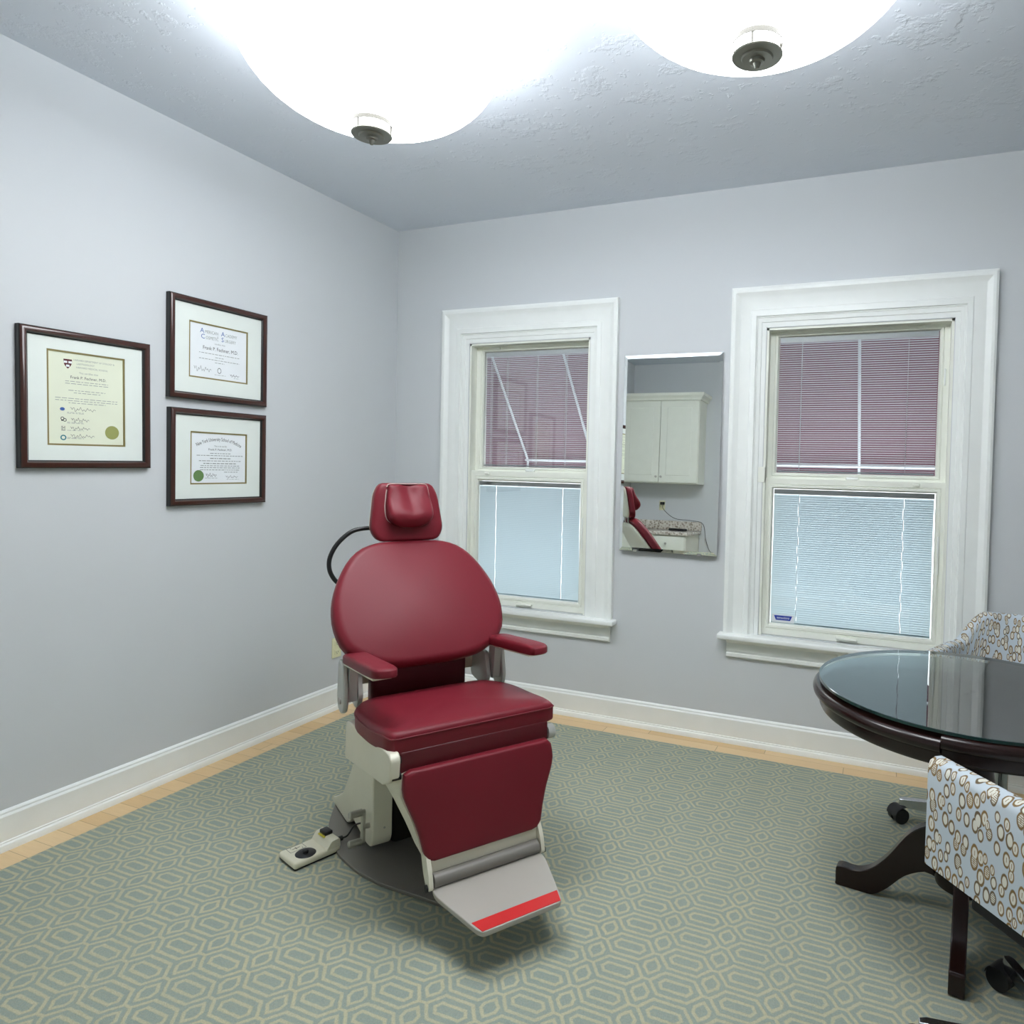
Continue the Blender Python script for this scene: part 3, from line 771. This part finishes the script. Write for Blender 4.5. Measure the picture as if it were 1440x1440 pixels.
# seat cushion (tilts slightly back)
so = rounded([(-.185, -.24), (-.185, .24), (-.06, .300), (.16, .300), (.294, .284), (.294, -.284), (.16, -.300), (-.06, -.300)], [.06, .06, .08, .1, .022, .022, .1, .08], 6)
tl = math.tan(math.radians(3.4))
bm = B(); pad(bm, so, lambda u, v, t: Lp(u, v, .543+t+(u-.29)*tl+.008*math.exp(-((u-.25)/.09)**2)), .070, .020, .016, c=(.06, 0)); cush = part('seat_cushion', bm, M['vinyl_red'])
bm = B(); sp = [(u*1.004 - .0002, v*1.003) for u, v in resample(so, 80)]
tube(bm, [Lp(u, v, (.543+.052)+(u-.29)*tl+.008*math.exp(-((u-.25)/.09)**2)) for u, v in sp]+[Lp(sp[0][0], sp[0][1], .595+(sp[0][0]-.29)*tl)], .0022, 6); part('seam_piping', bm, M['piping'], cush)
# leg rest
PH = [(.508, .238), (.500, .251), (.465, .257), (.440, .257), (.404, .244), (.359, .225), (.302, .208), (.262, .200), (.244, .192), (.236, .176)]
lo = [(w, h) for h, w in PH]+[(-w, h) for h, w in reversed(PH)]
ap = lambda h: .313+(.508-h)*.1465
bm = B(); pad(bm, lo, lambda u, v, t: Lp(ap(v)-.012+t, u, v), .030, .010, .004, c=(0, .38)); part('leg_pad', bm, M['vinyl_red'])
bm = B()
o2 = resample([(w*1.016, .37+(h-.37)*(.95 if h > .37 else 1.015)) for w, h in lo], 64)
dep = lambda h: .02+.225*max(0, min(1, (h-.225)/.17))
loft(bm, [[Lp(ap(v)-.010, u, v) for u, v in o2], [Lp(ap(v)-.016, u*1.004, v) for u, v in o2], [Lp(ap(v)-dep(v), u*.99, v) for u, v in o2]]); part('leg_rest_frame', bm, M['cream'], auto=30)
for s in (-1, 1):
    bm = B(); prism(bm, rounded([(.300, .30), (.345, .285), (.385, .215), (.397, .165), (.372, .158), (.345, .19)], .012, 3), lambda u, v, t: Lp(u, t, v), s*.183, s*.197); part('footplate_arm', bm, M['cream'], bevel=.003)
bm = B(); rbox(bm, .350, .362, -.183, .183, .188+dz, .245+dz, .003); part('cross_bar', bm, M['cream'])
bm = B(); cyl(bm, Lp(.372, -.178, .182), Lp(.372, .178, .182), .022, 20); part('footplate_roller', bm, M['baseplate'])
fo = [(.366, -.178), (.400, -.186), (.425, -.184), (.598, -.136), (.614, -.124), (.614, .124), (.598, .136), (.425, .184), (.400, .186), (.366, .178)]
fh = lambda a: .166-(a-.38)*.10
bm = B(); prism(bm, rounded(fo, .012, 3), lambda u, v, t: Lp(u, v, fh(u)+t), -.016, 0); fp = part('footplate', bm, M['plate'], bevel=.0035, seg=2)
bm = B(); prism(bm, [(.567, -.139), (.610, -.126), (.610, .126), (.567, .139)], lambda u, v, t: Lp(u, v, fh(u)+t), 0, .0012); part('red_strip', bm, M['redtape'], fp, smooth=False)
for s in (-1, 1):
    bm = B(); cyl(bm, Lp(.378, s*.19, .168), Lp(.378, s*.203, .168), .011, 16); part('hinge_pin', bm, M['dark'], fp)
# lower back panel
bm = B(); rbox(bm, -.285, -.235, -.187, .187, .50+dz, .76+dz, .012); part('lumbar_panel', bm, M['red_dark'])
# backrest: plane leans back
DX, DZ = -.5607, .828
N_ = (.828, .5607)
def back_fn(u, s, t, base=(-.108, .704)):
    return Lp(base[0]+DX*s+N_[0]*t, u, base[1]+DZ*s+N_[1]*t)
BO = [(.704, .10), (.712, .175), (.727, .228), (.752, .276), (.79, .311), (.84, .326), (.88, .328), (.93, .320), (.98, .300), (1.03, .270), (1.07, .236), (1.10, .192), (1.117, .135), (1.122, .07)]
bo = [(w, (h-.704)/DZ) for h, w in BO]+[(-w, (h-.704)/DZ) for h, w in reversed(BO)]
bo = [(p.x, p.y) for p in smooth_path([(a, b, 0) for a, b in bo]+[(bo[0][0], bo[0][1], 0)], 4)][:-1]
bm = B(); pad(bm, bo, lambda u, v, t: back_fn(u, v, t-.045), .062, .026, .018); part('backrest', bm, M['vinyl_red'])
bm = B(); pad(bm, [(u*.97, .27+(v-.27)*.95) for u, v in bo], lambda u, v, t: back_fn(u, v, -.046-t), .034, .022, .012); part('back_shell', bm, M['cream'])
# headrest
HO = rounded([(-.104, 1.350), (.104, 1.350), (.128, 1.310), (.148, 1.165), (.122, 1.120), (-.122, 1.120), (-.148, 1.165), (-.128, 1.310)], [.018, .018, .03, .025, .025, .025, .025, .03], 5)
ha = lambda h: -.388-(h-1.12)*.165
bm = B(); pad(bm, HO, lambda u, v, t: Lp(ha(v)-.040+t, u, v), .046, .016, .006); hr = part('headrest', bm, M['vinyl_red'])
PO = rounded([(-.078, 1.345), (.078, 1.345), (.092, 1.255), (.088, 1.205), (.04, 1.175), (-.04, 1.175), (-.088, 1.205), (-.092, 1.255)], [.012, .012, .03, .03, .03, .03, .03, .03], 5)
bm = B(); pad(bm, PO, lambda u, v, t: Lp(ha(v)+.004+t*(.45+.75*math.exp(-((v-1.222)/.06)**2))-(.012*math.exp(-(u/.03)**2) if t > .03 else 0)*max(0, min(1, (v-1.21)/.05)), u, v), .052, .022, .010); part('head_pillow', bm, M['vinyl_red'], hr)
bm = B(); tube(bm, [Lp(ha(v)+.0075, u*1.03, 1.26+(v-1.26)*1.03) for u, v in resample(PO, 60)], .0028, 6); part('pillow_piping', bm, plain('pale_piping', (176, 150, 146), .5), hr)
bm = B(); pad(bm, [(u*.97, 1.235+(v-1.235)*.97) for u, v in HO], lambda u, v, t: Lp(ha(v)-.041-t, u, v), .022, .014, .006); part('headrest_shell', bm, M['cream'], hr)
bm = B()
for s in (-.05, .05): tube(bm, [Lp(-.43, s, 1.20), Lp(-.425, s, 1.10), Lp(-.39, s, 1.0)], .008, 10)
part('headrest_post', bm, M['alu'])
# black hose loop behind the back
lp = [(-.10, 1.166), (-.15, 1.165), (-.198, 1.152), (-.247, 1.108), (-.274, 1.056), (-.276, 1.011), (-.26, .973), (-.235, .946), (-.19, .905)]
pts = [Lp(-.50, w, h) for w, h in lp]
full = [Lp(-.42, -.12, .86)]+pts[::-1]+[Lp(-.49, -.03, 1.166), Lp(-.455, .0, 1.17)]
bm = B(); tube(bm, full, .0088, 10, smooth=5); part('hose_loop', bm, M['black'])
# arms
for s in (-1, 1):
    ao = rounded([(-.175, .232), (-.175, .312), (.12, .314), (.196, .310), (.222, .285), (.222, .245), (.205, .236)], [.03, .03, .05, .02, .02, .015, .02], 4)
    ah = lambda a: .762+(a+.175)*.098
    bm = B(); pad(bm, [(u, s*v) for u, v in ao], lambda u, v, t: Lp(u, v, ah(u)-.037+t), .037, .012, .003); part('armrest', bm, M['vinyl_red'])
    bm = B(); rbox(bm, -.165, .175, s*.275-.030, s*.275+.030, -.004, .003, .0015)
    bmesh.ops.transform(bm, matrix=Matrix.Shear('XY', 4, (0, 0)), verts=bm.verts)
    for v in bm.verts: v.co.z += ah(v.co.x)-.040+dz
    part('arm_plate', bm, M['cream'])
    bm = B()
    prism(bm, rounded([(-.205, .595), (-.150, .585), (-.128, .745), (-.180, .74)], .01, 3), lambda u, v, t: Lp(u, t, v), s*.262, s*.292)
    ar = part('arm_upright', bm, M['graymetal'], bevel=.004)
    bm = B(); prism(bm, rounded([(-.225, .585), (-.195, .545), (-.145, .55), (-.125, .60), (-.150, .72), (-.205, .74)], .03, 4), lambda u, v, t: Lp(u, t, v), s*.294, s*.312); part('pivot_cover', bm, M['graymetal'], ar, bevel=.006)
    bm = B(); cyl(bm, Lp(-.172, s*.312, .592), Lp(-.172, s*.317, .592), .012, 16); part('pivot_bolt', bm, M['plate'], ar)
    bm = B(); prism(bm, rounded([(-.34, .70), (-.175, .69), (-.150, .60), (-.18, .55), (-.30, .57)], .015, 3), lambda u, v, t: Lp(u, t, v), s*.238, s*.256); part('back_bracket', bm, M['graymetal'], bevel=.003)
    bm = B(); rbox(bm, -.34, -.29, min(s*.06, s*.25), max(s*.06, s*.25), .60+dz, .66+dz, .008); part('bracket_strut', bm, M['cream'])

# ------------------------------------------------------------------ foot control
FDX, FDY = -.008, .034
fc = thing('foot_control', 'ivory foot control box with black round joystick and rocker switch on the rug', 'foot control', (1.049+FDX, -1.752+FDY, RZ), math.atan2(.128, .042)-PI/2)
bm = B(); rbox(bm, -.060, .060, -.085, .085, .004, .028, .009, 4); obj('housing', bm, M['pedal_ivory'], fc)
bm = B(); prism(bm, rounded([(.030, .020), (.052, .052), (.084, .054), (.086, .020)], .008, 3), lambda u, v, t: (t, u, v), -.058, .058); obj('raised_end', bm, M['pedal_ivory'], fc, bevel=.004)
bm = B(); rbox(bm, -.057, .057, -.082, .082, .0006, .006, .002); obj('rubber_base', bm, M['black'], fc)
bm = B(); lathe(bm, [(0, .034), (.008, .034), (.010, .031), (.031, .031), (.035, .028), (.035, .0275), (0, .0275)], cx=.020, cy=-.026, n=32); jo = obj('joystick', bm, M['black'], fc)
bm = B(); rbox(bm, .013, .031, -.037, -.019, .033, .042, .004); obj('joystick_knob', bm, M['black'], jo)
bm = B(); rbox(bm, -.034, .010, .052, .082, .052, .066, .004); obj('rocker_switch', bm, M['black'], fc)
bm = B(); rbox(bm, -.030, .012, .044, .0525, .0505, .054, .001); obj('switch_marker', bm, M['button_yellow'], fc)
bm = B()
for a, b, c, d in ((-.053, -.017, -.062, -.061), (-.053, -.017, -.005, -.004), (-.053, -.052, -.062, -.004), (-.018, -.017, -.062, -.004), (-.036, -.034, -.048, -.020), (-.043, -.027, -.035, -.033), (-.048, -.042, -.050, -.048), (-.028, -.022, -.016, -.014)):
    box(bm, a, b, c, d, .0279, .0283)
obj('symbol_panel', bm, M['ink'], fc, smooth=False)
bm = B(); cyl(bm, (.020, .083, .030), (.020, .112, .028), .009, 14); pl = obj('cord_grip', bm, M['black'], fc)
rz = fc.rotation_euler[2]
inv = Matrix.Translation(fc.location) @ Matrix.Rotation(rz, 4, 'Z'); inv = inv.inverted()
cw = Matrix.Translation(ch.location) @ Matrix.Rotation(TH, 4, 'Z')
end = inv @ (cw @ Vector((-.20, -.225, .11)))
bm = B(); tube(bm, [(.020, .110, .028), (.026, .130, .032), tuple((Vector((.026, .130, .035))+end)/2+Vector((0, 0, .012))), tuple(end)], .0032, 8, smooth=6); obj('cord', bm, M['black'], fc)

# ------------------------------------------------------------------ round table
TX, TY = 3.19, -1.145
tb = thing('pedestal_table', 'round dark mahogany pedestal table with curved legs at the right edge', 'table', (TX, TY, RZ))
seam = math.atan2(-.97, -.24)
prof = [(0, .668), (.446, .668), (.452, .672), (.456, .680), (.456, .706), (.462, .708), (.470, .712), (.476, .719), (.478, .728), (.476, .737), (.470, .744), (.462, .747), (0, .747)]
for k in range(2):
    bm = B(); lathe(bm, [(r, z-RZ) for r, z in prof[1:-1]]+[(0.02, .747-RZ), (0.02, .668-RZ), (.446, .668-RZ)], n=48, a0=seam+PI*k+.0018, a1=seam+PI*(k+1)-.0018); obj('tabletop_leaf', bm, M['mahogany'], tb, auto=30)
bm = B(); lathe(bm, [(0, .667), (.16, .667), (.165, .65), (.10, .63), (.06, .60), (.055, .56), (.075, .50), (.085, .44), (.080, .38), (.060, .34), (.058, .32), (.085, .30), (.088, .14), (.080, .11), (.05, .09), (0, .085)], n=40); obj('pedestal', bm, M['mahogany'], tb)
for v in tb.children[-1].data.vertices: v.co.z -= RZ
legp = [(.388, .012), (.382, .0), (.30, .0), (.262, .006), (.22, .04), (.17, .095), (.11, .128), (.06, .13), (.06, .285), (.09, .285), (.13, .268), (.17, .228), (.22, .152), (.26, .104), (.295, .078), (.33, .068), (.36, .070), (.378, .068), (.388, .058)]
legs = [(p.x, p.y) for p in smooth_path([(a, b, 0) for a, b in legp]+[(legp[0][0], legp[0][1], 0)], 3)][:-1]
for k in range(4):
    a = math.radians(173+90*k); c_, s_ = math.cos(a), math.sin(a)
    bm = B(); prism(bm, legs, lambda u, v, t: (u*c_-t*s_, u*s_+t*c_, max(v, .0005)), -.021, .021); obj('leg', bm, M['mahogany'], tb, bevel=.004, auto=50)
gt = thing('glass_top', 'round clear glass top with green edge lying on the mahogany table', 'glass top', (TX, TY, .7475))
bm = B(); lathe(bm, [(0, .0105), (.4575, .0105)], n=96)
obj('glass_surface', bm, M['tglass'], gt, smooth=False)
bm = B(); lathe(bm, [(.4575, .0105), (.4595, .0095), (.4595, .0015), (.4575, .0003), (.4555, .0003)], n=96); obj('polished_edge', bm, M['glass_edge'], gt)

# ------------------------------------------------------------------ swivel tub chairs
def tub_chair(loc, f, label, base_angle, arm_front=.20):
    rz = math.atan2(f[1], f[0])
    root = thing('swivel_tub_chair', label, 'chair', (loc[0], loc[1], RZ), rz, 'oval print swivel chairs at the round table')
    # plan path: left arm front -> back -> right arm front (local x forward)
    HW, T = .254, .060; path = []
    n = 40; rb = HW
    straight = arm_front+.06
    total = 2*straight+PI*rb; N = 72
    for i in range(N+1):
        s = total*i/N
        if s < straight: p = (arm_front-s, HW); nrm = (0, 1)
        elif s < straight+PI*rb:
            a = (s-straight)/rb; p = (-.06-rb*math.sin(a), HW*math.cos(a)); nrm = (-math.sin(a), math.cos(a))
        else: p = (-.06+(s-straight-PI*rb), -HW); nrm = (0, -1)
        m_ = abs(s/total-.5)*2
        q_ = min(1, max(0, (m_-.27)/.25)); top = .735+.118*(1-q_*q_*(3-2*q_))
        path.append((p, nrm, top, s))
    bm = B(); uvl = bm.loops.layers.uv.new('UVMap'); rows = []
    zb = .47
    for p, nr, top, s in path:
        sec = [(0, zb), (0, zb+.10), (0, top-.10), (0, top-.022), (.006, top-.007), (.02, top), (T-.02, top), (T-.006, top-.007), (T, top-.022), (T, zb+.10), (T, zb)]
        row = []; q = 0; prev = None
        for d, z in sec:
            if prev: q += math.hypot(d-prev[0], z-prev[1])
            prev = (d, z)
            row.append((bm.verts.new((p[0]-nr[0]*d, p[1]-nr[1]*d, z-RZ)), (s, q+zb)))
        rows.append(row)
    def face(vs):
        fc_ = bm.faces.new([v for v, _ in vs])
        for l, (_, uv) in zip(fc_.loops, vs): l[uvl].uv = uv
    for i in range(len(rows)-1):
        A, C_ = rows[i], rows[i+1]
        for j in range(len(A)-1): face([A[j], C_[j], C_[j+1], A[j+1]])
        face([A[-1], C_[-1], C_[0], A[0]])
    for r in (rows[0], rows[-1]):
        fc_ = bm.faces.new([v for v, _ in r])
        for l in fc_.loops: l[uvl].uv = (l.vert.co.y*1.0+3, l.vert.co.z)
    bmesh.ops.recalc_face_normals(bm, faces=bm.faces)
    obj('upholstered_shell', bm, M['fabric'], root, auto=60)
    # seat cushion
    so = rounded([(-.24, -.13), (-.24, .13), (-.10, .203), (.20, .203), (.20, -.203), (-.10, -.203)], .05, 5)
    bm = B(); pad(bm, so, lambda u, v, t: (u, v, .455-RZ+t), .085, .03, .012)
    uvl = bm.loops.layers.uv.new('UVMap')
    for fc_ in bm.faces:
        for l in fc_.loops: l[uvl].uv = (l.vert.co.y+l.vert.co.z*.3+7, l.vert.co.x+l.vert.co.z)
    obj('seat_cushion', bm, M['fabric'], root)
    bm = B(); rbox(bm, -.24, .16, -.20, .20, .40-RZ, .475-RZ, .01); obj('seat_base', bm, M['fabric_under'], root)
    bm = B(); lathe(bm, [(0, .405-RZ), (.10, .405-RZ), (.10, .385-RZ), (.03, .375-RZ), (.026, .12-RZ), (.045, .11-RZ), (.045, .065-RZ), (0, .06-RZ)], n=28); obj('gas_column', bm, M['chrome'], root)
    for k in range(5):
        a = base_angle+2*PI*k/5-rz; c_, s_ = math.cos(a), math.sin(a)
        R_ = lambda x, y, z: (x*c_-y*s_, x*s_+y*c_, z-RZ)
        bm = B()
        loft(bm, [[R_(.03, -.022, .070), R_(.03, .022, .070), R_(.03, .018, .128), R_(.03, -.018, .128)], [R_(.340, -.015, .074), R_(.340, .015, .074), R_(.340, .013, .108), R_(.340, -.013, .108)], [R_(.358, -.010, .078), R_(.358, .010, .078), R_(.358, .009, .104), R_(.358, -.009, .104)]])
        lg = obj('base_leg', bm, M['chrome'], root, bevel=.003)
        bm = B(); yaw = a+.6
        cx_, cy_ = .346*c_, .346*s_
        px_, py_ = math.cos(yaw), math.sin(yaw)
        ox, oy = cx_+.016*px_, cy_+.016*py_
        for s in (-1, 1):
            cyl(bm, (ox-py_*s*.007, oy+px_*s*.007, .0315-.0), (ox-py_*s*.027, oy+px_*s*.027, .0315), .031, 24)
        cyl(bm, (cx_, cy_, .03), (cx_, cy_, .070), .010, 10)
        rings = []
        for t in range(9):
            b = PI*(.02+.72*t/8); rr = .035
            rings.append([(ox+px_*rr*math.cos(b)+(-py_)*w, oy+py_*rr*math.cos(b)+px_*w, .0315+rr*math.sin(b)) for w in (-.029, .029)])
        loft(bm, rings, cap=False, closed=False)
        obj('caster', bm, M['black'], lg)
    return root
fa = (-.633, .774); fb = (-.40, -.917)
tub_chair((3.395, -1.768), fa, 'oval print tub chair in the foreground, its arm panel in front of table', math.radians(181.8), .249)
tub_chair((3.37, -.545), fb, 'oval print tub chair behind the table, close to the wider window', math.radians(180), .175)

# ------------------------------------------------------------------ cabinets on the wall behind the camera (seen in the mirror)
YC = YF
wc = thing('wall_cabinet', 'white two-door wall cabinet with crown moulding, seen in the mirror', 'cabinet', (0, YC, 1.45))
bm = B(); box(bm, .004, .925, .002, .315, 0, .99); obj('carcass', bm, M['cabinet'], wc, smooth=False)
def panel_door(bm, x0, x1, z0, z1, y, t=.02):
    box(bm, x0, x1, y, y+t, z0, z1)
    rings = []
    for d, e in ((.05, 0), (.058, -.006), (.066, -.006), (.085, .003), (.10, .003)):
        rings.append([(x0+d, y+t+e+.0004, z0+d), (x1-d, y+t+e+.0004, z0+d), (x1-d, y+t+e+.0004, z1-d), (x0+d, y+t+e+.0004, z1-d)])
    loft(bm, rings)
for x0, x1, kx in ((.012, .462, .435), (.468, .918, .495)):
    bm = B(); panel_door(bm, x0, x1, .012, .955, .316); d = obj('door', bm, M['cabinet'], wc, auto=20)
    bm = B(); cyl(bm, (kx, .336, .075), (kx, .352, .075), .006, 10); cyl(bm, (kx, .352, .075), (kx, .362, .075), .013, 16); obj('knob', bm, M['alu'], d)
bm = B(); pr = [(0, .96), (.02, .96), (.03, .985), (.055, 1.01), (.06, 1.04), (0, 1.04)]
loft(bm, [[(.0, .335+d, z) for d, z in pr], [(.925+d, .335+d, z) for d, z in pr], [(.925+d, 0.002, z) for d, z in pr]]); obj('crown_moulding', bm, M['cabinet'], wc, auto=20)
bc = thing('base_cabinet', 'white base cabinet with drawers under the granite, seen in the mirror', 'cabinet', (0, YC, 0))
bm = B(); box(bm, .004, .885, .002, .575, .09, .868); box(bm, .03, .86, .002, .52, .0, .09); obj('carcass', bm, M['cabinet'], bc, smooth=False)
for x0, x1 in ((.012, .440), (.448, .877)):
    bm = B(); rbox(bm, x0, x1, .576, .594, .69, .855, .004); d = obj('drawer', bm, M['cabinet'], bc)
    xm = (x0+x1)/2; bm = B(); cyl(bm, (xm, .594, .775), (xm, .612, .775), .006, 10); cyl(bm, (xm, .612, .775), (xm, .62, .775), .013, 16); obj('knob', bm, M['alu'], d)
    bm = B(); panel_door(bm, x0, x1, .10, .68, .576, .018); d = obj('door', bm, M['cabinet'], bc, auto=20)
    bm = B(); cyl(bm, (xm, .594, .62), (xm, .62, .62), .010, 12); obj('knob', bm, M['alu'], d)
ct = thing('granite_countertop', 'speckled granite countertop with splashback, seen in the mirror', 'countertop', (0, YC, .87))
bm = B(); rbox(bm, .002, .915, .002, .615, 0, .035, .006); obj('slab', bm, M['granite'], ct)
bm = B(); rbox(bm, .002, .915, .002, .022, .036, .14, .003); obj('splashback', bm, M['granite'], ct)
ph = thing('black_handset', 'flat black handset lying on the granite counter, seen in the mirror', 'handset', (.71, YC+.30, .9062), .3)
bm = B(); rbox(bm, -.11, .11, -.035, .035, 0, .028, .012, 3); obj('handset_body', bm, M['black'], ph)
ol = outlet('power_outlet', 'ivory power outlet with a black plug above the granite counter', (.42, YC+.0005, 1.19), PI)
cd = thing('phone_charger', 'black charger plugged in above the granite counter, its thin grey cable trailing right', 'charger', (.42, YC+.01, 1.19))
bm = B(); rbox(bm, -.014, .034, .002, .045, .008, .042, .008); obj('plug', bm, M['black'], cd)
bm = B(); tube(bm, [(.01, .04, .008), (.05, .055, -.06), (.18, .04, -.15), (.38, .035, -.165), (.52, .035, -.20), (.56, .03, -.38), (.62, .03, -.52), (.72, .03, -.5), (.78, .03, -.40)], .0035, 8, smooth=6); obj('cable', bm, plain('grey_cable', (90, 92, 94), .5), cd)

# ------------------------------------------------------------------ world, camera, view
w = bpy.data.worlds.new('sky'); bpy.context.scene.world = w; w.use_nodes = True
nt = w.node_tree; bg = nt.nodes['Background']
sky = nt.nodes.new('ShaderNodeTexSky'); sky.sky_type = 'HOSEK_WILKIE'; sky.turbidity = 6; sky.ground_albedo = .5; sky.sun_direction = (.2, -.3, .93)
hs = nt.nodes.new('ShaderNodeMix'); hs.data_type = 'RGBA'; hs.inputs[0].default_value = .65; hs.inputs[7].default_value = (.95, 1.0, 1.03, 1)
nt.links.new(sky.outputs[0], hs.inputs[6]); nt.links.new(hs.outputs[2], bg.inputs[0]); bg.inputs[1].default_value = 3.9

cam = bpy.data.cameras.new('camera'); co = bpy.data.objects.new('camera', cam); col.objects.link(co)
f, cx, cy = 973.306, 855.095, 685.083
rv = Vector((.02260632, .3829275, .02795982))
Rw = Matrix.Rotation(rv.length, 3, rv.normalized()) @ Matrix(((1, 0, 0), (0, 0, -1), (0, 1, 0)))   # world -> x right, y down, z forward
Rc = Matrix((Rw[0], -Rw[1], -Rw[2])).transposed()
co.matrix_world = Matrix.Translation((2.92430, -3.60485, 1.42948)) @ Rc.to_4x4()
cam.sensor_fit = 'HORIZONTAL'; cam.sensor_width = 36; cam.lens = f/1440*36
cam.shift_x = (720-cx)/1440; cam.shift_y = -(720-cy)/1440; cam.clip_start = .02
sc = bpy.context.scene; sc.camera = co
sc.view_settings.view_transform = 'Standard'; sc.view_settings.look = 'None'; sc.view_settings.gamma = 1; sc.view_settings.exposure = .42
sc.view_settings.use_curve_mapping = False
c = sc.cycles; c.use_denoising = True; c.max_bounces = 14; c.diffuse_bounces = 6; c.glossy_bounces = 6; c.transmission_bounces = 8; c.transparent_max_bounces = 16
c.caustics_reflective = False; c.caustics_refractive = False; c.sample_clamp_indirect = 6
